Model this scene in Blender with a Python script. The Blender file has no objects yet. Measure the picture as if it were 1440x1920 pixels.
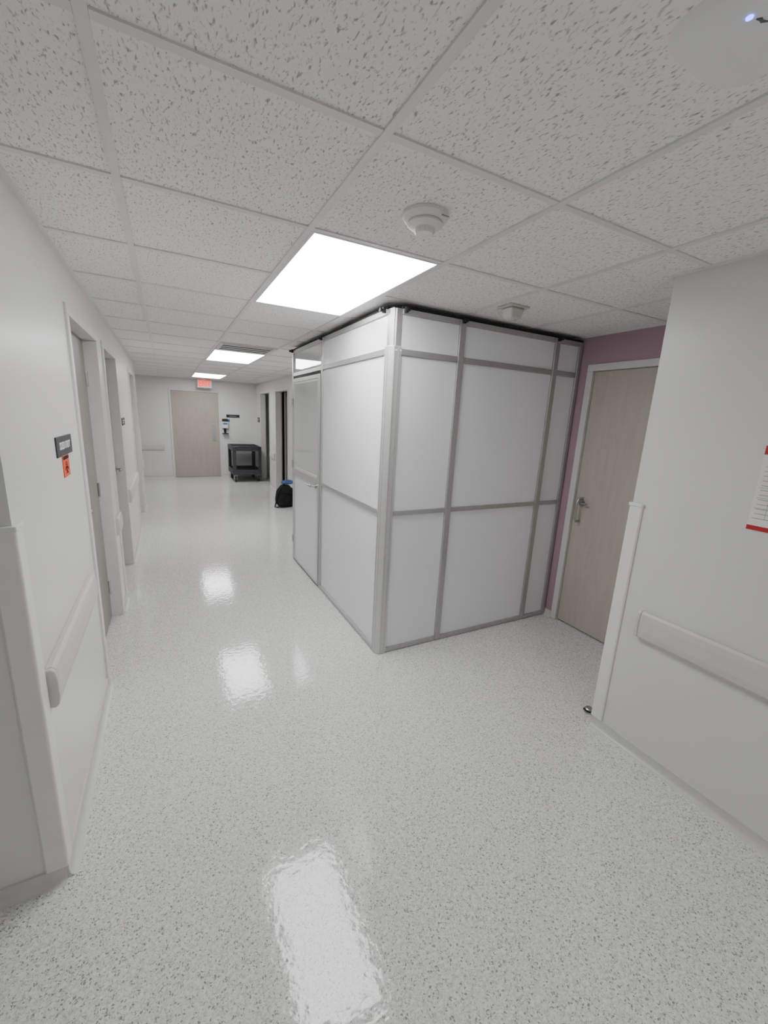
import bpy, bmesh, math, random
from mathutils import Vector, Matrix, noise
random.seed(7)
C = bpy.context.scene.collection
PI = math.pi
# ------------------------------------------------------------------ plan (metres, camera over the origin)
CAMH, H, P = 1.634, 2.312, .6096
GX, GY = -.091, 1.061            # ceiling grid origin
XL, XR, XD = -.408, 2.041, 2.895 # left wall, right wall, door wall of the alcove
YL, YR = 1.475, 1.20             # outer corners of the left and right walls
XC, YC, YC2, HT = 1.208, 2.294, 4.489, 2.272
YE = 10.99
# ------------------------------------------------------------------ materials
def nodes(name):
    m = bpy.data.materials.new(name); m.use_nodes = True
    nt = m.node_tree; b = nt.nodes['Principled BSDF']
    return m, nt, b
def N(nt, t, **kw):
    n = nt.nodes.new(t)
    for k, v in kw.items(): setattr(n, k, v)
    return n
def L(nt, a, b): nt.links.new(a, b)
def ramp(nt, fac, stops, interp='LINEAR'):
    r = N(nt, 'ShaderNodeValToRGB'); r.color_ramp.interpolation = interp
    e = r.color_ramp.elements
    while len(e) < len(stops): e.new(.5)
    for k, (p, c) in enumerate(stops):
        e[k].position = p; e[k].color = (c if len(c) == 4 else (*c, 1))
    L(nt, fac, r.inputs[0]); return r
def simple(name, col, rough=.5, metal=0, var=.04, scale=12, bump=0, bscale=200, coat=0, spec=.5):
    m, nt, b = nodes(name)
    tc = N(nt, 'ShaderNodeTexCoord')
    nz = N(nt, 'ShaderNodeTexNoise'); nz.inputs['Scale'].default_value = scale; nz.inputs['Detail'].default_value = 1
    L(nt, tc.outputs['Object'], nz.inputs['Vector'])
    lo = tuple(c*(1-var) for c in col); hi = tuple(min(1, c*(1+var)) for c in col)
    r = ramp(nt, nz.outputs[0], [(.3, lo), (.7, hi)])
    L(nt, r.outputs[0], b.inputs['Base Color'])
    b.inputs['Roughness'].default_value = rough; b.inputs['Metallic'].default_value = metal
    b.inputs['Specular IOR Level'].default_value = spec
    if coat: b.inputs['Coat Weight'].default_value = coat; b.inputs['Coat Roughness'].default_value = .02
    if bump:
        n2 = N(nt, 'ShaderNodeTexNoise'); n2.inputs['Scale'].default_value = bscale; n2.inputs['Detail'].default_value = 1
        L(nt, tc.outputs['Object'], n2.inputs['Vector'])
        bp = N(nt, 'ShaderNodeBump'); bp.inputs['Strength'].default_value = bump; bp.inputs['Distance'].default_value = .002
        L(nt, n2.outputs[0], bp.inputs['Height']); L(nt, bp.outputs[0], b.inputs['Normal'])
    return m
def emis(name, col, s, base=(.8, .8, .8)):
    m, nt, b = nodes(name)
    b.inputs['Base Color'].default_value = (*base, 1)
    b.inputs['Emission Color'].default_value = (*col, 1); b.inputs['Emission Strength'].default_value = s
    return m
def floor_mat():
    m, nt, b = nodes('speckled_vinyl')
    tc = N(nt, 'ShaderNodeTexCoord')
    wob = N(nt, 'ShaderNodeTexNoise'); wob.inputs['Scale'].default_value = 130; wob.inputs['Detail'].default_value = 1
    L(nt, tc.outputs['Object'], wob.inputs['Vector'])
    mix = N(nt, 'ShaderNodeVectorMath', operation='MULTIPLY_ADD')
    mix.inputs[1].default_value = (.014, .014, 0)
    L(nt, wob.outputs['Color'], mix.inputs[0]); L(nt, tc.outputs['Object'], mix.inputs[2])
    def chips(scale, stops, size, soft=.06):
        v = N(nt, 'ShaderNodeTexVoronoi', voronoi_dimensions='2D'); v.inputs['Scale'].default_value = scale
        L(nt, mix.outputs[0], v.inputs['Vector'])
        sep = N(nt, 'ShaderNodeSeparateColor'); L(nt, v.outputs['Color'], sep.inputs[0])
        pick = ramp(nt, sep.outputs[0], stops, 'CONSTANT')
        d = ramp(nt, v.outputs['Distance'], [(size-soft, (1, 1, 1)), (size+soft, (0, 0, 0))])
        mu = N(nt, 'ShaderNodeMath', operation='MULTIPLY')
        L(nt, pick.outputs[0], mu.inputs[0]); L(nt, d.outputs[0], mu.inputs[1])
        return mu
    c1 = chips(142, [(0, (0, 0, 0)), (.62, (.35,)*3), (.84, (.95,)*3)], .36)
    c2 = chips(215, [(0, (0, 0, 0)), (.45, (.30,)*3), (.82, (.65,)*3)], .40)
    mx = N(nt, 'ShaderNodeMath', operation='MAXIMUM'); L(nt, c1.outputs[0], mx.inputs[0]); L(nt, c2.outputs[0], mx.inputs[1])
    big = N(nt, 'ShaderNodeTexNoise'); big.inputs['Scale'].default_value = 75; big.inputs['Detail'].default_value = 2
    L(nt, tc.outputs['Object'], big.inputs['Vector'])
    base = ramp(nt, big.outputs[0], [(.35, (.70, .698, .688)), (.65, (.83, .828, .818))])
    cm = N(nt, 'ShaderNodeMix', data_type='RGBA'); cm.inputs['B'].default_value = (.255, .253, .25, 1)
    L(nt, mx.outputs[0], cm.inputs['Factor']); L(nt, base.outputs[0], cm.inputs['A'])
    L(nt, cm.outputs['Result'], b.inputs['Base Color'])
    b.inputs['Roughness'].default_value = .09; b.inputs['Specular IOR Level'].default_value = .55
    n2 = N(nt, 'ShaderNodeTexNoise'); n2.inputs['Scale'].default_value = 34; n2.inputs['Detail'].default_value = 2
    L(nt, tc.outputs['Object'], n2.inputs['Vector'])
    bp = N(nt, 'ShaderNodeBump'); bp.inputs['Strength'].default_value = .30; bp.inputs['Distance'].default_value = .0024
    L(nt, n2.outputs[0], bp.inputs['Height']); L(nt, bp.outputs[0], b.inputs['Normal'])
    return m
def tile_mat():
    m, nt, b = nodes('fissured_ceiling_tile')
    tc = N(nt, 'ShaderNodeTexCoord')
    outs = []
    for rot, sc, st, t0 in ((.6, 125, (1, .38, 1), .63), (-.2, 155, (1, .50, 1), .64)):
        mp = N(nt, 'ShaderNodeMapping'); mp.inputs['Rotation'].default_value = (0, 0, rot); mp.inputs['Scale'].default_value = st
        L(nt, tc.outputs['Object'], mp.inputs[0])
        nz = N(nt, 'ShaderNodeTexNoise', noise_dimensions='2D'); nz.inputs['Scale'].default_value = sc; nz.inputs['Detail'].default_value = 1
        nz.inputs['Distortion'].default_value = .3
        L(nt, mp.outputs[0], nz.inputs['Vector'])
        outs.append(ramp(nt, nz.outputs[0], [(t0, (0, 0, 0)), (t0+.17, (1, 1, 1))]))
    a = N(nt, 'ShaderNodeMath', operation='MAXIMUM'); L(nt, outs[0].outputs[0], a.inputs[0]); L(nt, outs[1].outputs[0], a.inputs[1])
    cm = N(nt, 'ShaderNodeMix', data_type='RGBA'); cm.inputs['A'].default_value = (.91, .905, .89, 1); cm.inputs['B'].default_value = (.41, .405, .395, 1)
    L(nt, a.outputs[0], cm.inputs['Factor']); L(nt, cm.outputs['Result'], b.inputs['Base Color'])
    b.inputs['Roughness'].default_value = .95; b.inputs['Specular IOR Level'].default_value = .1
    fine = N(nt, 'ShaderNodeTexNoise'); fine.inputs['Scale'].default_value = 260; fine.inputs['Detail'].default_value = 1; L(nt, tc.outputs['Object'], fine.inputs['Vector'])
    bp = N(nt, 'ShaderNodeBump'); bp.inputs['Strength'].default_value = .5; bp.inputs['Distance'].default_value = .002
    L(nt, fine.outputs[0], bp.inputs['Height']); L(nt, bp.outputs[0], b.inputs['Normal'])
    return m
def wood_mat(name, lo, hi):
    m, nt, b = nodes(name)
    tc = N(nt, 'ShaderNodeTexCoord')
    mp = N(nt, 'ShaderNodeMapping'); mp.inputs['Scale'].default_value = (9, 9, .9); L(nt, tc.outputs['Object'], mp.inputs[0])
    nz = N(nt, 'ShaderNodeTexNoise'); nz.inputs['Scale'].default_value = 3.5; nz.inputs['Detail'].default_value = 6; nz.inputs['Distortion'].default_value = .7
    L(nt, mp.outputs[0], nz.inputs['Vector'])
    r = ramp(nt, nz.outputs[0], [(.3, lo), (.7, hi)])
    L(nt, r.outputs[0], b.inputs['Base Color']); b.inputs['Roughness'].default_value = .42
    return m
M = {}
M['floor'] = floor_mat(); M['tile'] = tile_mat()
M['wall'] = simple('eggshell_wall_paint', (.72, .718, .706), .32, bump=.12, bscale=140, var=.012, scale=3)
M['mauve'] = simple('mauve_wall_paint', (.43, .29, .345), .45, bump=.1, bscale=140, var=.02, scale=3)
M['frame'] = simple('white_door_frame_enamel', (.69, .687, .672), .32, var=.02)
M['grid'] = simple('white_ceiling_grid_metal', (.76, .755, .74), .45, var=.02)
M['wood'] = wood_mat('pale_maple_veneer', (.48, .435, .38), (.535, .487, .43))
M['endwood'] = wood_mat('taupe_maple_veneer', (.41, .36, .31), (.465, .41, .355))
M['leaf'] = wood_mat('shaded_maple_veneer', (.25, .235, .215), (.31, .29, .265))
M['alu'] = simple('brushed_aluminium', (.49, .487, .48), .40, metal=.65, var=.04, scale=40)
M['palealu'] = simple('pale_anodised_aluminium', (.60, .60, .595), .40, metal=.45, var=.03, scale=40)
M['chrome'] = simple('satin_chrome', (.50, .50, .49), .25, metal=1, var=.03)
M['panel'] = simple('glossy_white_panel', (.90, .892, .930), .17, var=.008, scale=2)
M['black'] = simple('matt_black_plastic', (.015, .015, .017), .5)
M['gasket'] = simple('black_rubber', (.012, .012, .012), .7)
M['white'] = simple('white_plastic', (.80, .795, .77), .4, var=.02)
M['apwhite'] = simple('satin_white_plastic', (.84, .84, .825), .6, var=.01)
M['cream'] = simple('cream_plastic', (.62, .612, .582), .45, bump=.15, bscale=500, var=.02)
M['cove'] = simple('pale_cove_vinyl', (.62, .618, .605), .35, var=.03, scale=20)
M['guard'] = simple('pale_vinyl', (.82, .817, .80), .40, bump=.2, bscale=600, var=.02)
M['cart'] = simple('charcoal_plastic', (.055, .058, .068), .5, bump=.2, bscale=300)
M['rubber'] = simple('dark_rubber_wheel', (.03, .03, .032), .7)
M['bag'] = simple('black_nylon', (.010, .010, .011), .8, bump=.5, bscale=350, var=.25, spec=.25)
M['blue'] = simple('blue_fabric', (.055, .10, .28), .8, bump=.4, bscale=120, var=.2)
M['signgrey'] = simple('dark_grey_sign_plastic', (.05, .055, .058), .45)
M['text'] = simple('white_lettering', (.82, .82, .80), .5)
M['orange'] = simple('fluorescent_orange_sticker', (.80, .085, .03), .5)
M['ink'] = simple('black_ink', (.02, .015, .015), .6)
M['greyink'] = simple('grey_ink', (.35, .35, .36), .6)
M['darkgrey'] = simple('dark_grey_print', (.16, .16, .17), .6)
M['red'] = simple('red_print', (.46, .02, .025), .45)
M['paper'] = simple('white_paper', (.80, .79, .77), .6)
M['dispblue'] = simple('blue_plastic', (.06, .2, .5), .4)
M['dark'] = simple('painted_room_darkness', (.03, .03, .03), .9)
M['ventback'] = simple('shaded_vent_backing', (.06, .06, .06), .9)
M['lamp'] = emis('lit_diffuser', (1.0, .995, .985), 16)
M['addedlamp'] = emis('added_dim_diffuser', (1.0, .995, .985), 9)
M['exit'] = emis('lit_red_letters', (1.0, .02, .02), 1.6, (.7, .03, .03))
M['exitface'] = emis('lit_exit_face', (1.0, .35, .3), .22, (.8, .6, .58))
M['led'] = emis('blue_led', (.05, .12, 1.0), 8)
M['glass'] = simple('window_sheet', (.82, .83, .84), .02, var=.02, scale=2, spec=1.0, coat=1)
# ------------------------------------------------------------------ mesh helpers
class MB:
    def __init__(s): s.bm = bmesh.new()
    def box(s, x0, x1, y0, y1, z0, z1):
        x0, x1 = sorted((x0, x1)); y0, y1 = sorted((y0, y1)); z0, z1 = sorted((z0, z1))
        v = [s.bm.verts.new(p) for p in ((x0,y0,z0),(x1,y0,z0),(x1,y1,z0),(x0,y1,z0),(x0,y0,z1),(x1,y0,z1),(x1,y1,z1),(x0,y1,z1))]
        for f in ((3,2,1,0),(4,5,6,7),(0,1,5,4),(1,2,6,5),(2,3,7,6),(3,0,4,7)): s.bm.faces.new([v[k] for k in f])
        return s
    def prism(s, pts, fn, a, b):      # pts 2D outline, fn(p, t) -> 3D, swept from t=a to t=b
        A = [s.bm.verts.new(fn(p, a)) for p in pts]; B = [s.bm.verts.new(fn(p, b)) for p in pts]
        n = len(pts)
        for k in range(n): s.bm.faces.new((A[k], A[(k+1)%n], B[(k+1)%n], B[k]))
        s.bm.faces.new(A[::-1]); s.bm.faces.new(B)
        return s
    def tube(s, pts, r, seg=10):
        pts = [Vector(p) for p in pts]; rings = []; n = len(pts)
        up = None
        for k, p in enumerate(pts):
            t = (pts[min(k+1, n-1)] - pts[max(k-1, 0)]).normalized()
            if up is None: up = Vector((0,0,1)) if abs(t.z) < .9 else Vector((1,0,0))
            a = t.cross(up).normalized(); up = a.cross(t).normalized()
            rr = r[k] if isinstance(r, (list, tuple)) else r
            rings.append([s.bm.verts.new(p + rr*(math.cos(q)*a + math.sin(q)*up)) for q in [2*PI*j/seg for j in range(seg)]])
        for A, B in zip(rings, rings[1:]):
            for j in range(seg): s.bm.faces.new((A[j], A[(j+1)%seg], B[(j+1)%seg], B[j]))
        s.bm.faces.new(rings[0][::-1]); s.bm.faces.new(rings[-1])
        return s
    def lathe(s, prof, c, seg=40):
        c = Vector(c); rings = []
        for r, z in prof:
            if r < 1e-6: rings.append([s.bm.verts.new(c + Vector((0,0,z)))])
            else: rings.append([s.bm.verts.new(c + Vector((r*math.cos(q), r*math.sin(q), z))) for q in [2*PI*j/seg for j in range(seg)]])
        for A, B in zip(rings, rings[1:]):
            for j in range(seg):
                k = (j+1) % seg
                if len(A) == 1: s.bm.faces.new((A[0], B[k], B[j]))
                elif len(B) == 1: s.bm.faces.new((A[j], A[k], B[0]))
                else: s.bm.faces.new((A[j], A[k], B[k], B[j]))
        if len(rings[0]) > 1: s.bm.faces.new(rings[0][::-1])
        if len(rings[-1]) > 1: s.bm.faces.new(rings[-1])
        return s
    def build(s, name, mat, parent=None, bevel=0, smooth=False, seg=2):
        bmesh.ops.recalc_face_normals(s.bm, faces=s.bm.faces)
        me = bpy.data.meshes.new(name); s.bm.to_mesh(me); s.bm.free()
        o = bpy.data.objects.new(name, me); C.objects.link(o)
        me.materials.append(M[mat])
        if smooth:
            for p in me.polygons: p.use_smooth = True
            md = o.modifiers.new('edge', 'EDGE_SPLIT'); md.split_angle = math.radians(40)
        if bevel:
            md = o.modifiers.new('bevel', 'BEVEL'); md.width = bevel; md.segments = seg; md.limit_method = 'ANGLE'
        setpar(o, parent)
        return o
def worldloc(p):
    v = Vector((0,0,0))
    while p is not None: v += p.location; p = p.parent
    return v
def setpar(o, parent):
    if parent is not None:
        off = worldloc(parent)
        o.data.transform(Matrix.Translation(-off)); o.parent = parent
def tag(o, label=None, cat=None, group=None, kind=None):
    if label: o['label'] = label
    if cat: o['category'] = cat
    if group: o['group'] = group
    if kind: o['kind'] = kind
    return o
def thing(name, label, cat, loc, group=None):
    o = bpy.data.objects.new(name, None); C.objects.link(o); o.location = loc; o.empty_display_size = .1
    return tag(o, label, cat, group)
def structure(name, loc):
    o = bpy.data.objects.new(name, None); C.objects.link(o); o.location = loc; o['kind'] = 'structure'; return o
def text(body, size, mat, name, parent, origin, right, up, bold=0, extrude=.0006, width=None):
    cu = bpy.data.curves.new('lettering', 'FONT'); cu.body = body; cu.size = size; cu.align_x = 'CENTER'; cu.align_y = 'CENTER'
    cu.extrude = extrude; cu.offset = bold
    t = bpy.data.objects.new('tmp', cu); C.objects.link(t)
    bpy.context.view_layer.update()
    dg = bpy.context.evaluated_depsgraph_get()
    me = bpy.data.meshes.new_from_object(t.evaluated_get(dg))
    bpy.data.objects.remove(t)
    me.name = name
    xs = [v.co.x for v in me.vertices]; k = 1
    if width and xs: k = width/(max(xs)-min(xs))
    right = Vector(right); up = Vector(up); nrm = right.cross(up)
    for v in me.vertices:
        c = v.co.copy(); v.co = Vector(origin) + right*c.x*k + up*c.y + nrm*c.z
    me.materials.clear(); me.materials.append(M[mat])
    o = bpy.data.objects.new(name, me); C.objects.link(o); setpar(o, parent)
    return o
# ------------------------------------------------------------------ setting
YB = -4.0
tag(MB().box(-3.2, 3.7, YB, YE+.15, -.06, 0).build('floor', 'floor'), kind='structure')
ceil = tag(MB().box(-3.2, 3.7, YB, YE+.15, H, H+.05).build('ceiling', 'tile'), kind='structure')
g = MB()
w = .012
for i in range(-5, 7):
    x = GX + i*P; g.box(x-w, x+w, YB, YE, H-.006, H+.001)
for j in range(-8, 17):
    y = GY + j*P
    for i in range(-5, 6):
        if i == 1 and j in (2, 8, 14, -4): continue
        x = GX + i*P; g.box(x+w+.0005, x+P-w-.0005, y-w, y+w, H-.005, H+.001)
g.box(XL, XL+.02, YL, 7.95, H-.007, H); g.box(XR-.02, XR, YB, YR, H-.007, H); g.box(XR-.02, XR, 4.6, YE, H-.007, H)
g.box(XL, XR, YE-.02, YE, H-.007, H); g.box(XD-.02, XD, YR, 4.6, H-.007, H); g.box(XR, XD, YR, YR+.02, H-.007, H); g.box(-3, XL, YL-.02, YL, H-.007, H)
g.build('grid_bar', 'grid', ceil)
DH = 2.105                       # top of the door frames
def wall_y(name, x0, x1, ys, ye, openings, mat='wall'):
    m = MB(); y = ys
    for a, b in sorted(openings):
        m.box(x0, x1, y, a, 0, H); m.box(x0, x1, a, b, DH, H); y = b
    m.box(x0, x1, y, ye, 0, H)
    return tag(m.build(name, mat), kind='structure')
D1, D2, D3 = (2.62, 3.65), (3.93, 4.88), (6.40, 7.37)
DA, DB = (9.44, 10.52), (7.85, 8.92)
DR = (1.21, 2.225)
wall_y('wall_left', XL-.14, XL, YL, 7.95, [D1, D2, D3])
tag(MB().box(-3.2, XL-.14, YL, YL+.14, 0, H).build('wall_left_return', 'wall'), kind='structure')
wall_y('wall_right', XR, XD+.15, YB, YR, [])
wall_y('wall_right_far', XR, XR+.14, 4.6, YE, [DA, DB])
wall_y('wall_alcove', XD, XD+.15, YR, 4.6, [DR], 'mauve')
tag(MB().box(XR+.14, XD+.15, 4.6, 4.74, 0, H).build('wall_alcove_end', 'wall'), kind='structure')
tag(MB().box(3.55, 3.7, 4.74, YE, 0, H).box(XR+.14, 3.55, 9.1, 9.2, 0, H).build('wall_side_room', 'dark'), kind='structure')  # near-black colour stands for the darkness of the unlit side rooms
e = MB(); EX0, EX1 = .07, 1.18
e.box(-3.2, EX0, YE, YE+.14, 0, H); e.box(EX1, 3.7, YE, YE+.14, 0, H); e.box(EX0, EX1, YE, YE+.14, 2.07, H)
tag(e.build('wall_end', 'wall'), kind='structure')
# coved vinyl base with a thin cap
prof = [(0, 0), (.030, 0), (.018, .003), (.010, .010), (.007, .022), (.006, .05), (0, .05)]
def base(name, runs):
    m = MB(); c = MB()
    for fn, a, b in runs:
        m.prism(prof, fn, a, b); c.prism([(0, .05), (.008, .05), (.008, .056), (0, .056)], fn, a, b)
    o = tag(m.build(name, 'cove', smooth=True), kind='structure'); c.build('cap_strip', 'cream', o)
fl = lambda p, t: (XL+p[0], t, p[1])
fr = lambda p, t: (XR-p[0], t, p[1])
fd = lambda p, t: (XD-p[0], t, p[1])
fe = lambda p, t: (t, YE-p[0], p[1])
base('baseboard_left', [(fl, YL, D1[0]), (fl, D1[1], D2[0]), (fl, D2[1], D3[0]), (fl, D3[1], 7.95)])
base('baseboard_left_return', [(lambda p, t: (t, YL-p[0], p[1]), -3.2, XL)])
base('baseboard_right', [(fr, YB, YR)])
base('baseboard_right_far', [(fr, 4.6, DB[0]), (fr, DB[1], DA[0]), (fr, DA[1], YE)])
base('baseboard_alcove', [(fd, DR[1], YC), (lambda p, t: (t, YR+p[0], p[1]), XR, XD)])
base('baseboard_end', [(fe, -3.2, EX0), (fe, EX1, XR)])
# ------------------------------------------------------------------ doors
def lever(parent, x, y, z, sx, dy, sub='handle'):
    m = MB()
    m.tube([(x, y, z), (x+sx*.010, y, z)], .026, 20)
    m.tube([(x+sx*.008, y, z), (x+sx*.055, y, z)], .009, 12)
    m.tube([(x+sx*.055, y-dy*.008, z), (x+sx*.058, y+dy*.05, z), (x+sx*.052, y+dy*.125, z)], [.011, .010, .009], 12)
    return m.build(sub, 'chrome', parent, smooth=True)
def door_y(n, X, rng, s, leafmat, depth=.115, leaf=True, hinge_far=True):
    y0, y1 = rng; fw = .05
    r = structure('door_%d' % n, (X, (y0+y1)/2, 0))
    o, i = X+s*.012, X-s*depth
    m = MB()
    m.box(i, o, y0, y0+fw, 0, DH-fw); m.box(i, o, y1-fw, y1, 0, DH-fw); m.box(i, o, y0, y1, DH-fw, DH)
    m.build('door_frame', 'frame', r, bevel=.004)
    if leaf:
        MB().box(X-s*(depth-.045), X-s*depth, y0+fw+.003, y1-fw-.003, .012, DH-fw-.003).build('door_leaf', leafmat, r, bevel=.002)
        hy = y1-fw-.004 if hinge_far else y0+fw+.004
        for z in (.25, 1.02, 1.80):
            hs = 1 if hinge_far else -1
            MB().tube([(X-s*(depth-.05), hy, z-.05), (X-s*(depth-.05), hy, z+.05)], .008, 10).box(X-s*(depth-.046), X-s*(depth-.043), hy-hs*.03, hy, z-.05, z+.05).build('hinge', 'chrome', r)
    return r
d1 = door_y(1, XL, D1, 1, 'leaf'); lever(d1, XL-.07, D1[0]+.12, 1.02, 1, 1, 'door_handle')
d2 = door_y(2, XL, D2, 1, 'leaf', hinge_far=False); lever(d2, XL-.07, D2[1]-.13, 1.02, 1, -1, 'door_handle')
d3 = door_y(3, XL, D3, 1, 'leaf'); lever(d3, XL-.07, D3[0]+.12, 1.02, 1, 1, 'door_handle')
d4 = door_y(4, XR, DB, -1, 'leaf', leaf=False)
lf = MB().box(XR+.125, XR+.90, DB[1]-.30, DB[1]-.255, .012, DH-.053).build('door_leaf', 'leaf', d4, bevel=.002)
door_y(5, XR, DA, -1, 'leaf', leaf=False)
d6 = door_y(6, XD, DR, -1, 'wood', depth=.06, hinge_far=False)
hx, hy = XD+.012, DR[1]-.115
m = MB()
m.tube([(hx-.0, hy, 1.085), (hx-.040, hy, 1.083), (hx-.055, hy, 1.06), (hx-.058, hy, .99), (hx-.055, hy, .92), (hx-.040, hy, .90), (hx, hy, .898)], [.013, .009, .008, .008, .008, .009, .013], 14)
m.tube([(hx, hy-.005, 1.05), (hx-.012, hy-.005, 1.05)], .026, 20)
m.tube([(hx-.01, hy-.005, 1.05), (hx-.045, hy-.03, 1.055), (hx-.045, hy-.075, 1.052)], [.009, .008, .007], 12)
m.build('door_handle', 'chrome', d6, smooth=True)
d7 = structure('door_7', ((EX0+EX1)/2, YE, 0))
m = MB(); m.box(EX0, EX0+.045, YE-.012, YE+.1, 0, 2.03); m.box(EX1-.045, EX1, YE-.012, YE+.1, 0, 2.03); m.box(EX0, EX1, YE-.012, YE+.1, 2.03, 2.07)
m.build('door_frame', 'frame', d7, bevel=.004)
MB().box(EX0+.048, EX1-.048, YE+.0, YE+.045, .012, 2.027).build('door_leaf', 'endwood', d7, bevel=.002)
MB().box(.97, 1.07, YE-.003, YE+.001, .87, 1.29).build('push_plate', 'chrome', d7, bevel=.001)
m = MB(); m.tube([(1.06, YE, 1.0), (1.06, YE-.05, 1.0), (.96, YE-.055, 1.0)], .01, 10); m.build('door_handle', 'chrome', d7, smooth=True)
# ------------------------------------------------------------------ corner guards and crash rails
def guard(cx, cy, sx, sy, label, z0=.058, z1=1.285):
    t, wd, r = .010, .056, .009
    pts = [(cx+sx*.0005, cy-sy*wd), (cx+sx*(t-.004), cy-sy*wd), (cx+sx*t, cy-sy*(wd-.006))]
    for k in range(7):
        q = k/6*PI/2; pts.append((cx+sx*(t-r+r*math.cos(q)), cy+sy*(t-r+r*math.sin(q))))
    pts += [(cx-sx*(wd-.006), cy+sy*t), (cx-sx*wd, cy+sy*(t-.004)), (cx-sx*wd, cy+sy*.0005), (cx+sx*.0005, cy+sy*.0005)]
    root = thing('corner_guard', label, 'corner guard', (cx, cy, z0))
    MB().prism(pts, lambda p, t_: (p[0], p[1], t_), z0, z1-.016).build('guard_strip', 'guard', root)
    def grow(p):
        return (p[0]+(sx*.004 if (p[0]-cx)*sx > .004 else (-sx*.003 if (p[0]-cx)*sx < -.03 else 0)), p[1]+(sy*.004 if (p[1]-cy)*sy > .004 else (-sy*.003 if (p[1]-cy)*sy < -.03 else 0)))
    MB().prism([grow(p) for p in pts], lambda p, t_: (p[0], p[1], t_), z1-.0155, z1).build('end_cap', 'guard', root, bevel=.002)
guard(XL, YL, 1, -1, 'pale vinyl corner guard on the outside corner at the left edge of the hallway')
guard(XR, YR, -1, 1, 'pale vinyl corner guard on the wall end beside the wooden alcove door')
guard(XL, 7.95, 1, 1, 'pale vinyl corner guard at the far end of the left hallway wall')
def rail(X, s, y0, y1, label, z0=.637, z1=.782, axis='y'):
    root = thing('crash_rail', label, 'crash rail', ((X, (y0+y1)/2, z0) if axis == 'y' else ((y0+y1)/2, X, z0)))
    d = .036; zm = (z0+z1)/2
    pr = [(.0, z0+.006), (.022, z0), (.031, z0+.012), (d, zm-.03), (d, zm+.03), (.031, z1-.012), (.022, z1), (.0, z1-.006)]
    fn = (lambda p, t: (X+s*p[0], t, p[1])) if axis == 'y' else (lambda p, t: (t, X+s*p[0], p[1]))
    MB().prism(pr, fn, y0+.02, y1-.02).build('bumper', 'cream', root, bevel=.003)
    for a, b in ((y0+.0, y0+.019), (y1-.019, y1)):
        MB().prism([(p[0]*1.03, p[1]) for p in pr], fn, a, b).build('end_cap', 'cream', root, bevel=.006, seg=3)
rail(XL, 1, YL+.06, 2.44, 'cream crash rail on the left wall below the grey room sign')
rail(XL, 1, 3.67, 3.91, 'very short cream crash rail between the first two doors on the left')
rail(XL, 1, 4.95, 6.33, 'cream crash rail on the left wall past the second door')
rail(XL, 1, 7.42, 7.89, 'cream crash rail on the left wall past the third and farthest door')
rail(XR, -1, -2.5, 1.06, 'cream crash rail on the right wall below the red bordered notice', .628, .772)
rail(XR, -1, 8.96, 9.40, 'short cream crash rail between the two dark doorways on the far right')
rail(YE, -1, -2.6, -.08, 'cream crash rail on the end wall left of the wooden door', .655, .80, axis='x')
# ------------------------------------------------------------------ ceiling lights and fittings
def light(j, label, mat='lamp'):
    x0, x1, y0, y1 = GX+P+w, GX+2*P-w, GY+j*P+w, GY+(j+2)*P-w
    r = thing('ceiling_light', label, 'ceiling light', ((x0+x1)/2, (y0+y1)/2, H-.006), 'recessed hallway light panels')
    f = MB(); t = .012
    f.box(x0+.001, x0+t, y0+.001, y1-.001, H-.006, H-.0005); f.box(x1-t, x1-.001, y0+.001, y1-.001, H-.006, H-.0005)
    f.box(x0+t, x1-t, y0+.001, y0+t, H-.006, H-.0005); f.box(x0+t, x1-t, y1-t, y1-.001, H-.006, H-.0005)
    f.build('light_frame', 'white', r)
    MB().box(x0+t+.0005, x1-t-.0005, y0+t+.0005, y1-t-.0005, H-.004, H-.0008).build('diffuser', mat, r)
light(1, 'large bright rectangular ceiling light nearest the camera beside the white enclosure')
light(7, 'lit ceiling light panel second down the hallway, just past the slatted vent')
light(13, 'lit ceiling light panel farthest down the hallway near the exit sign')
light(-5, 'unseen dimmer ceiling light panel added behind the viewpoint at the near end of the hallway', 'addedlamp')  # unseen panel added to light the foreground, kept dimmer than the row
x, y = .82, 1.35
r = thing('smoke_detector', 'round white smoke detector on the ceiling near the first light', 'smoke detector', (x, y, H))
MB().lathe([(.076, H), (.078, H-.012), (.070, H-.022), (.060, H-.026), (.058, H-.026)], (x, y, 0)).build('mounting_base', 'white', r, smooth=True)
MB().lathe([(.058, H-.0265), (.061, H-.034), (.052, H-.041), (.036, H-.045), (.034, H-.056), (.029, H-.061), (0, H-.063)], (x, y, 0)).build('sensor_head', 'white', r, smooth=True)
m = MB()
for k in range(12):
    q = 2*PI*k/12; m.tube([(x+.0335*math.cos(q), y+.0335*math.sin(q), H-.047), (x+.0335*math.cos(q), y+.0335*math.sin(q), H-.055)], .0017, 6)
m.build('vent_slot', 'cream', r)
MB().box(x+.02, x+.05, y-.071, y-.066, H-.0215, H-.0195).build('label_mark', 'greyink', r)
x, y = 1.86, 2.0
r = thing('ceiling_sensor', 'small square off-white ceiling device hanging in front of the enclosure', 'ceiling sensor', (x, y, H))
MB().box(x-.075, x+.075, y-.06, y+.06, H-.012, H).build('mounting_plate', 'cream', r, bevel=.004)
m = MB()
lo, hi = (.040, .033), (.055, .045)
v = [m.bm.verts.new((x+sx*a, y+sy*b, z)) for (a, b), z in ((hi, H-.0125), (lo, H-.070)) for sx, sy in ((-1,-1),(1,-1),(1,1),(-1,1))]
for f in ((0,1,5,4),(1,2,6,5),(2,3,7,6),(3,0,4,7),(4,5,6,7),(3,2,1,0)): m.bm.faces.new([v[k] for k in f])
m.build('housing', 'cream', r, bevel=.010, seg=3)
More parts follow.
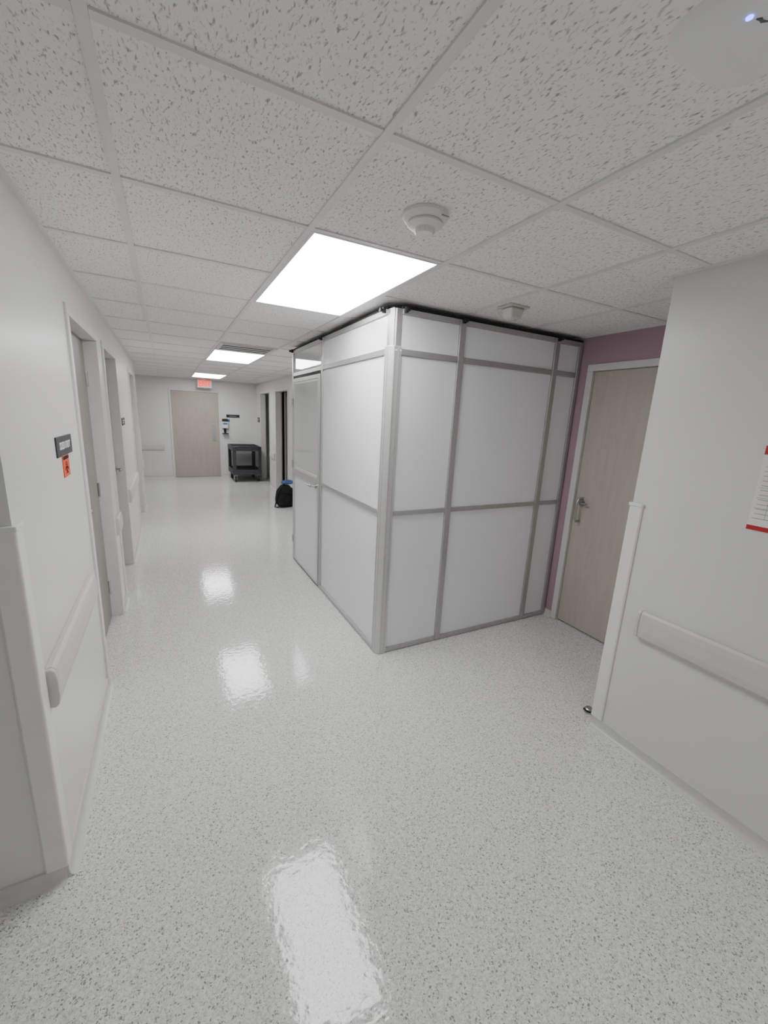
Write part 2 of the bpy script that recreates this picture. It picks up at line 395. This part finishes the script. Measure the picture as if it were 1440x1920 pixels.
MB().lathe([(.018, H-.0702), (.016, H-.077), (0, H-.081)], (x, y, 0), 20).build('lens', 'cream', r, smooth=True)
x, y = .93, .47
r = thing('wireless_access_point', 'white rounded ceiling access point with a blue light at the top right', 'access point', (x, y, H))
def rrect(a, rr, n=8):
    o = []
    for cx, cy, q0 in ((a-rr, a-rr, 0), (-a+rr, a-rr, PI/2), (-a+rr, -a+rr, PI), (a-rr, -a+rr, 1.5*PI)):
        for k in range(n+1): q = q0+k/n*PI/2; o.append((cx+rr*math.cos(q), cy+rr*math.sin(q)))
    return o
m = MB(); rings = []
for a, rr, z in ((.124, .068, H), (.120, .067, H-.007), (.112, .064, H-.014), (.102, .060, H-.019), (.088, .054, H-.023), (.07, .045, H-.025)):
    rings.append([m.bm.verts.new((x+p[0], y+p[1], z)) for p in rrect(a, rr)])
for A, B in zip(rings, rings[1:]):
    for k in range(len(A)): m.bm.faces.new((A[k], A[(k+1)%len(A)], B[(k+1)%len(A)], B[k]))
m.bm.faces.new(rings[0]); m.bm.faces.new(rings[-1])
m.build('housing', 'apwhite', r, smooth=True)
MB().lathe([(.005, H-.0245), (.005, H-.0265), (0, H-.027)], (x-.062, y+.000, 0), 16).build('indicator_light', 'led', r)
m = MB(); m.tube([(x-.050, y-.004, H-.025), (x-.045, y-.008, H-.0255), (x-.039, y-.007, H-.0255), (x-.029, y-.012, H-.025)], [.0012, .0026, .0024, .001], 8); m.build('maker_mark', 'darkgrey', r)
x0, x1, y0, y1 = GX+P+w, GX+2*P-w, GY+6*P+w, GY+7*P-w
r = thing('ceiling_vent', 'slatted white ceiling vent just before the second light panel', 'vent', ((x0+x1)/2, (y0+y1)/2, H))
f = MB(); t = .04
f.box(x0, x0+t, y0, y1, H-.012, H-.0); f.box(x1-t, x1, y0, y1, H-.012, H-.0); f.box(x0+t, x1-t, y0, y0+t, H-.012, H-.0); f.box(x0+t, x1-t, y1-t, y1, H-.012, H-.0)
f.build('vent_frame', 'cream', r, bevel=.003)
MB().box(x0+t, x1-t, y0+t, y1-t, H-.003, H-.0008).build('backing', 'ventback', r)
for k in range(4):
    yy = y0+t+.09+k*(y1-y0-2*t-.11)/3
    MB().prism([(yy-.012, H-.0035), (yy-.009, H-.0035), (yy+.012, H-.009), (yy+.009, H-.009)], lambda p, t_: (t_, p[0], p[1]), x0+t, x1-t).build('slat', 'cream', r)
# exit sign
ex, ey = .83, 10.72
r = thing('exit_sign', 'lit red EXIT sign hanging from the ceiling above the end door', 'exit sign', (ex, ey, H))
MB().box(ex-.155, ex+.155, ey-.025, ey+.025, 2.115, 2.29).build('sign_body', 'white', r, bevel=.006)
MB().box(ex-.04, ex+.04, ey-.02, ey+.02, 2.29, H).build('ceiling_mount', 'white', r)
MB().box(ex-.145, ex+.145, ey-.0275, ey-.0255, 2.125, 2.28).build('sign_face', 'exitface', r)
text('EXIT', .18, 'exit', 'lettering', r, (ex, ey-.029, 2.2025), (1,0,0), (0,0,1), bold=.008, width=.26)
# ------------------------------------------------------------------ temporary enclosure
xe = XD-.008
en = thing('containment_enclosure', 'white panelled temporary enclosure with an aluminium frame and its own door', 'enclosure', (XC, YC, 0))
F = .04; MW = .046
mull = [1.733, 2.615]
def part(name, mat, x0, x1, y0, y1, z0, z1, bevel=.0025, parent=en): return MB().box(x0, x1, y0, y1, z0, z1).build(name, mat, parent, bevel=bevel)
PW = .078
# corner post: slim double profile all the way up, broad chamfered cover up to the transom
def chamfer(x0, y0, a, c): return [(x0+c, y0), (x0+a, y0), (x0+a, y0+F), (x0+F, y0+F), (x0+F, y0+a), (x0, y0+a), (x0, y0+c)]
MB().prism(chamfer(XC+.012, YC+.012, PW-.012, .028), lambda p, t: (p[0], p[1], t), 2.06, HT).build('corner_post', 'alu', en, bevel=.002)
for px, py in ((XC+.020, YC+.020),):
    MB().prism([(px+.006, py-.006), (px+.012, py), (px, py+.012), (px-.006, py+.006)], lambda p, t: (p[0], p[1], t), 2.06, HT).build('post_bead', 'palealu', en)
MB().prism(chamfer(XC, YC, PW, .026), lambda p, t: (p[0], p[1], t), 0, 2.06).build('corner_cover', 'palealu', en, bevel=.003)
m = MB()
m.box(XC+.030, XC+.033, YC-.0015, YC+.001, .01, 2.05); m.box(XC+.060, XC+.063, YC-.0015, YC+.001, .01, 2.05)
m.box(XC-.0015, XC+.001, YC+.030, YC+.033, .01, 2.05); m.box(XC-.0015, XC+.001, YC+.060, YC+.063, .01, 2.05)
m.build('edge_bead', 'alu', en)
for dx_ in (.034, .064):
    MB().tube([(XC+dx_+.006, YC-.003, 2.035), (XC+dx_+.006, YC+.001, 2.035)], .006, 14).build('screw', 'white', en)
ZR = [(0.004, .036), (1.005, 1.037), (2.012, 2.048), (2.240, HT)]
xs = [XC+PW] + mull + [xe]
for k, mx in enumerate(mull): part('mullion', 'alu', mx-MW/2, mx+MW/2, YC, YC+F, .004, HT)
part('mullion', 'alu', xe-.034, xe, YC, YC+F, .004, HT)
for k in range(3):
    a = xs[k] + (MW/2 if k else 0); b = xs[k+1] - (MW/2 if k < 2 else .034)
    for z0, z1 in ZR: part('frame_rail', 'alu', a+.0005, b-.0005, YC+.002, YC+F-.002, z0, z1)
    for (q0, q1) in zip(ZR, ZR[1:]): part('panel', 'panel', a+.001, b-.001, YC+.014, YC+.020, q0[1]+.0005, q1[0]-.0005, 0)
# left face
YM, YP = 3.545, YC2
part('mullion', 'alu', XC, XC+F, YM-.02, YM+.02, .004, HT); part('mullion', 'alu', XC, XC+F, YP-.04, YP, .004, HT)
a, b = YC+PW, YM-.02
for z0, z1 in ZR: part('frame_rail', 'alu', XC+.002, XC+F-.002, a+.0005, b-.0005, z0, z1)
for (q0, q1) in zip(ZR, ZR[1:]): part('panel', 'panel', XC+.014, XC+.020, a+.001, b-.001, q0[1]+.0005, q1[0]-.0005, 0)
a, b = YM+.02, YP-.04
for z0, z1 in ZR[2:]: part('frame_rail', 'palealu', XC+.002, XC+F-.002, a+.0005, b-.0005, z0, z1)
part('panel', 'glass', XC+.014, XC+.020, a+.001, b-.001, ZR[2][1]+.0005, ZR[3][0]-.0005, 0)
# the enclosure's own door: frame > window, lower panel, handle, hinges
ZT = 1.985; dw = .036
part('door_gasket', 'gasket', XC+.006, XC+.026, a+.0005, a+.010, .004, 2.011, 0); part('door_gasket', 'gasket', XC+.006, XC+.026, a+.010, b-.0005, ZT+.004, 2.011, 0)
part('door_gasket', 'gasket', XC+.006, XC+.026, b-.006, b-.0005, .004, ZT+.004, 0)
da, db = a+.012, b-.008
m = MB(); X0_, X1_ = XC-.006, XC+.028
m.box(X0_, X1_, da, da+dw, .018, ZT); m.box(X0_, X1_, db-dw, db, .018, ZT)
m.box(X0_, X1_, da+dw, db-dw, .018, .05); m.box(X0_, X1_, da+dw, db-dw, .985, 1.055); m.box(X0_, X1_, da+dw, db-dw, ZT-dw, ZT)
edoor = m.build('door', 'palealu', en, bevel=.002)
part('door_window', 'glass', XC+.001, XC+.007, da+dw+.0005, db-dw-.0005, 1.0555, ZT-dw-.0005, 0, edoor)
m = MB(); w0, w1, v0, v1, t = da+dw+.001, db-dw-.001, 1.056, ZT-dw-.001, .022
m.box(XC-.003, XC+.0008, w0, w0+t, v0, v1); m.box(XC-.003, XC+.0008, w1-t, w1, v0, v1); m.box(XC-.003, XC+.0008, w0+t, w1-t, v0, v0+t); m.box(XC-.003, XC+.0008, w0+t, w1-t, v1-t, v1)
m.build('window_bead', 'white', edoor, bevel=.0015)
part('door_panel', 'panel', XC+.003, XC+.011, da+dw+.0005, db-dw-.0005, .0505, .9845, 0, edoor)
lever(edoor, XC-.006, da+.06, .985, -1, 1, 'door_handle')
for z in (.25, 1.1, 1.75): MB().tube([(XC-.010, db+.002, z-.04), (XC-.010, db+.002, z+.04)], .009, 10).build('hinge', 'alu', edoor)
# back faces
part('frame_rail', 'alu', XC+F, XR, YP-.038, YP-.002, .004, .036); part('frame_rail', 'alu', XC+F, XR, YP-.038, YP-.002, 2.240, HT)
part('panel', 'panel', XC+F, XR, YP-.022, YP-.016, .0365, 2.2395, 0)
# black seal and clamp knobs along the top
part('top_seal', 'gasket', XC+PW, xe, YC+.006, YC+.034, HT+.0005, H-.027, 0); part('top_seal', 'gasket', XC+.006, XC+.034, YC+PW, YP, HT+.0005, H-.027, 0)
def clip(x, y, nx, ny):
    m = MB(); m.box(x-.010, x+.010, y-.011, y+.011, HT-.022, HT+.010)
    m.tube([(x+nx*.011, y+ny*.011, HT-.008), (x+nx*.030, y+ny*.030, HT-.008)], [.009, .013], 14)
    m.build('clamp_knob', 'black', en, bevel=.002)
for x in (XC+PW+.016, mull[0], mull[1]): clip(x, YC-.006, 0, -1)
for y in (YC+PW+.016, YM, YP-.02): clip(XC-.006, y, -1, 0)
# ------------------------------------------------------------------ wall signs
def plate_left(name, label, cat, y0, y1, z0, z1, mat, th=.006):
    r = thing(name, label, cat, (XL, (y0+y1)/2, z0))
    MB().box(XL, XL+th, y0, y1, z0, z1).build('plate', mat, r, bevel=.001)
    return r
r = plate_left('room_sign', 'dark grey room sign reading SOILED UTILITY on the near left wall', 'sign', 2.10, 2.40, 1.41, 1.493, 'signgrey')
text('SOILED UTILITY', .042, 'text', 'lettering', r, (XL+.0068, 2.25, 1.4515), (0,1,0), (0,0,1), bold=.001, width=.21)
r = plate_left('biohazard_sign', 'orange biohazard sticker just below the dark grey room sign', 'sign', 2.19, 2.315, 1.315, 1.4095, 'orange', .003)
text('BIOHAZARD', .02, 'ink', 'lettering', r, (XL+.0036, 2.2525, 1.397), (0,1,0), (0,0,1), bold=.0006, width=.105)
m = MB(); cy_, cz_ = 2.2525, 1.352
def arc(cy, cz, rad, q0, q1, t, n=20):
    pts = [(cy+(rad+t/2)*math.cos(q0+(q1-q0)*k/n), cz+(rad+t/2)*math.sin(q0+(q1-q0)*k/n)) for k in range(n+1)]
    pts += [(cy+(rad-t/2)*math.cos(q1-(q1-q0)*k/n), cz+(rad-t/2)*math.sin(q1-(q1-q0)*k/n)) for k in range(n+1)]
    m.prism(pts, lambda p, t_: (t_, p[0], p[1]), XL+.0031, XL+.0037)
for k in range(3):
    q = PI/2+k*2*PI/3
    arc(cy_+.015*math.cos(q), cz_+.015*math.sin(q), .0135, q+.45, q+2*PI-.45, .006)
arc(cy_, cz_, .016, 0, 2*PI-.01, .003)
m.build('hazard_symbol', 'ink', r)
r = plate_left('room_sign', 'small dark sign on the left wall past the second door', 'sign', 5.02, 5.32, 1.43, 1.505, 'signgrey')
for k in range(2): MB().box(XL+.0061, XL+.0066, 5.07, 5.27-.06*k, 1.475-.022*k, 1.483-.022*k).build('text_line', 'text', r)
r = thing('room_sign', 'small dark sign on the far right wall next to the corner', 'sign', (XR, 10.7, 1.38))
MB().box(XR-.006, XR, 10.6, 10.84, 1.38, 1.50).build('plate', 'signgrey', r, bevel=.001)
MB().box(XR-.0067, XR-.0061, 10.64, 10.80, 1.45, 1.458).build('text_line', 'text', r)
r = thing('room_sign', 'long narrow black sign on the end wall above the hand sanitizer', 'sign', (1.46, YE, 1.46))
MB().box(1.31, 1.62, YE-.006, YE, 1.465, 1.535).build('plate', 'black', r, bevel=.001)
MB().box(1.38, 1.55, YE-.0067, YE-.0061, 1.495, 1.505).build('text_line', 'greyink', r)
# hand sanitizer
r = thing('wall_sanitizer_dispenser', 'wall mounted hand sanitizer dispenser right of the wooden end door', 'wall dispenser', (1.27, YE, 1.08))
MB().box(1.20, 1.34, YE-.10, YE, 1.20, 1.36).build('housing', 'white', r, bevel=.015, seg=3)
MB().box(1.205, 1.335, YE-.09, YE, 1.361, 1.43).build('top_cover', 'black', r, bevel=.012, seg=3)
MB().box(1.30, 1.39, YE-.004, YE, 1.365, 1.42).build('instruction_card', 'dispblue', r)
MB().box(1.22, 1.32, YE-.102, YE-.1005, 1.29, 1.34).build('front_badge', 'dispblue', r)
m = MB(); m.tube([(1.27, YE-.06, 1.20), (1.27, YE-.06, 1.175)], .02, 14); m.build('nozzle', 'black', r)
m = MB(); m.box(1.245, 1.295, YE-.012, YE, 1.08, 1.199); m.box(1.20, 1.34, YE-.13, YE, 1.068, 1.085); m.build('drip_tray', 'black', r, bevel=.004)
# notice on the right wall
r = thing('notice_sign', 'white notice with red top and bottom bands on the right wall', 'sign', (XR, .61, 1.272))
ya, yb = .485, .735
MB().box(XR-.003, XR, ya, yb, 1.272, 1.602).build('sheet', 'paper', r)
MB().box(XR-.0036, XR-.0031, ya, yb, 1.568, 1.602).build('red_band', 'red', r); MB().box(XR-.0036, XR-.0031, ya, yb, 1.272, 1.290).build('red_band', 'red', r)
for k in range(13):
    z = 1.54-k*.0185; le = random.uniform(.10, .21)
    MB().box(XR-.0034, XR-.0031, yb-.015-le, yb-.015, z, z+.0025).build('text_line', 'greyink', r)
m = MB()
for z in (1.40, 1.36, 1.32, 1.44): m.box(XR-.0035, XR-.0031, ya+.01, yb-.008, z-.0008, z+.0008)
m.box(XR-.0035, XR-.0031, yb-.05, yb-.0485, 1.32, 1.44); m.build('table_rule', 'greyink', r)
# door stop
x, y = 2.112, 1.272
r = thing('door_stop', 'small chrome dome door stop on the floor by the wall end', 'door stop', (x, y, 0))
MB().lathe([(.030, .0005), (.030, .004), (.027, .016), (.018, .026), (0, .030)], (x, y, 0), 28).build('dome', 'chrome', r, smooth=True)
MB().tube([(x-.014, y-.024, .014), (x-.025, y-.004, .014), (x-.019, y+.018, .014)], .006, 8).build('bumper_pad', 'gasket', r)
# ------------------------------------------------------------------ utility cart
cx0, cx1, cy0, cy1 = 1.30, 1.95, 10.0, 10.86
r = thing('utility_cart', 'charcoal two shelf utility cart in the far right corner', 'cart', ((cx0+cx1)/2, (cy0+cy1)/2, 0))
def tray(name, z0, z1, lip):
    m = MB(); t = .022
    m.box(cx0, cx1, cy0, cy1, z0, z1-lip)
    m.box(cx0, cx0+t, cy0, cy1, z1-lip, z1); m.box(cx1-t, cx1, cy0, cy1, z1-lip, z1); m.box(cx0+t, cx1-t, cy0, cy0+t, z1-lip, z1); m.box(cx0+t, cx1-t, cy1-t, cy1, z1-lip, z1)
    return m.build(name, 'cart', r, bevel=.004)
tray('top_tray', .725, .83, .05); tray('bottom_tray', .17, .29, .06)
for sx in (0, 1):
    for sy in (0, 1):
        x = cx0+.004 if sx == 0 else cx1-.004; y = cy0+.004 if sy == 0 else cy1-.004
        dx, dy = (1 if sx == 0 else -1), (1 if sy == 0 else -1)
        MB().prism([(x, y), (x+dx*.075, y), (x+dx*.06, y+dy*.025), (x+dx*.025, y+dy*.06), (x, y+dy*.075)], lambda p, t: (p[0], p[1], t), .2905, .7245).build('leg', 'cart', r, bevel=.004)
        wx, wy = x+dx*.06, y+dy*.08
        cs = MB().box(wx-.026, wx-.02, wy-.03, wy+.03, .05, .165).box(wx+.02, wx+.026, wy-.03, wy+.03, .05, .165).box(wx-.03, wx+.03, wy-.04, wy+.04, .158, .1695).build('caster', 'chrome', r)
        MB().tube([(wx-.018, wy, .0625), (wx+.018, wy, .0625)], .062, 24).build('wheel', 'rubber', cs, bevel=.004)
MB().tube([(cx0+.06, cy0+.0, .79), (cx0+.06, cy0-.06, .83), (cx0+.12, cy0-.075, .84), (cx1-.12, cy0-.075, .84), (cx1-.06, cy0-.06, .83), (cx1-.06, cy0, .79)], .014, 10).build('push_handle', 'cart', r, smooth=True)
# ------------------------------------------------------------------ backpack with blue bundle
def blob(name, mat, parent, c, half, e=.55, amp=.012, fr=9, seed=0, taper=.12, sub=5):
    bm = bmesh.new(); bmesh.ops.create_icosphere(bm, subdivisions=sub, radius=1)
    for v in bm.verts:
        p = v.co; q = Vector([math.copysign(abs(k)**e, k) for k in p])
        s = 1-taper*max(0, q.z)
        q = Vector((q.x*half[0]*s, q.y*half[1]*s, q.z*half[2]))
        q += p*amp*noise.noise(q*fr+Vector((seed, seed*2, 0))) + p*amp*.5*noise.noise(q*fr*2.7+Vector((seed, 3, seed)))
        q += Vector(c); q.z = max(q.z, 0.001-parent.location.z) if parent.location.z == 0 else q.z
        v.co = q
    me = bpy.data.meshes.new(name); bm.to_mesh(me); bm.free()
    for f in me.polygons: f.use_smooth = True
    me.materials.append(M[mat]); o = bpy.data.objects.new(name, me); C.objects.link(o); o.parent = parent
    return o
BX, BY = 1.81, 7.22
r = thing('backpack', 'black backpack slumped on the floor behind the enclosure', 'backpack', (BX, BY, 0))
blob('body', 'bag', r, (0, 0, .185), (.165, .11, .20), .6, .024, 8, 1, .30)
blob('front_pocket', 'bag', r, (-.03, -.11, .12), (.135, .05, .115), .6, .014, 10, 4, .25)
MB().tube([(BX-.09, BY-.06, .33), (BX-.15, BY-.10, .25), (BX-.19, BY-.12, .10), (BX-.21, BY-.12, .02), (BX-.15, BY-.14, .015)], .013, 8).build('strap', 'bag', r, smooth=True)
MB().tube([(BX+.08, BY-.10, .32), (BX+.12, BY-.15, .22), (BX+.11, BY-.13, .08)], .013, 8).build('strap', 'bag', r, smooth=True)
MB().tube([(BX-.05, BY+.09, .33), (BX-.04, BY+.13, .36), (BX+.04, BY+.13, .36), (BX+.05, BY+.09, .33)], .010, 8).build('top_handle', 'bag', r, smooth=True)
b_ = thing('blue_bundle', 'crumpled blue cloth bundle lying on top of the black backpack', 'cloth', (BX+.03, BY, .392))
blob('folded_cloth', 'blue', b_, (0, 0, .040), (.10, .08, .034), .8, .02, 9, 9, .2)
blob('loose_fold', 'blue', b_, (.03, -.02, .070), (.07, .05, .016), .8, .014, 12, 12, .1, 4)
# ------------------------------------------------------------------ world and camera
wd = bpy.data.worlds.new('world'); bpy.context.scene.world = wd; wd.use_nodes = True
wd.node_tree.nodes['Background'].inputs[0].default_value = (1, .995, .985, 1); wd.node_tree.nodes['Background'].inputs[1].default_value = .24
R = Matrix(((0.887187, 0.061181, -0.457335), (-0.458905, 0.220131, -0.860784), (0.04801, 0.97355, 0.223374)))
cam = bpy.data.cameras.new('camera'); co = bpy.data.objects.new('camera', cam); C.objects.link(co)
co.matrix_world = Matrix.Translation((0, 0, CAMH)) @ R.to_4x4()
cam.sensor_fit = 'VERTICAL'; cam.sensor_height = 36; cam.sensor_width = 27; cam.lens = 36*767.667/1920; cam.clip_start = .02
bpy.context.scene.camera = co
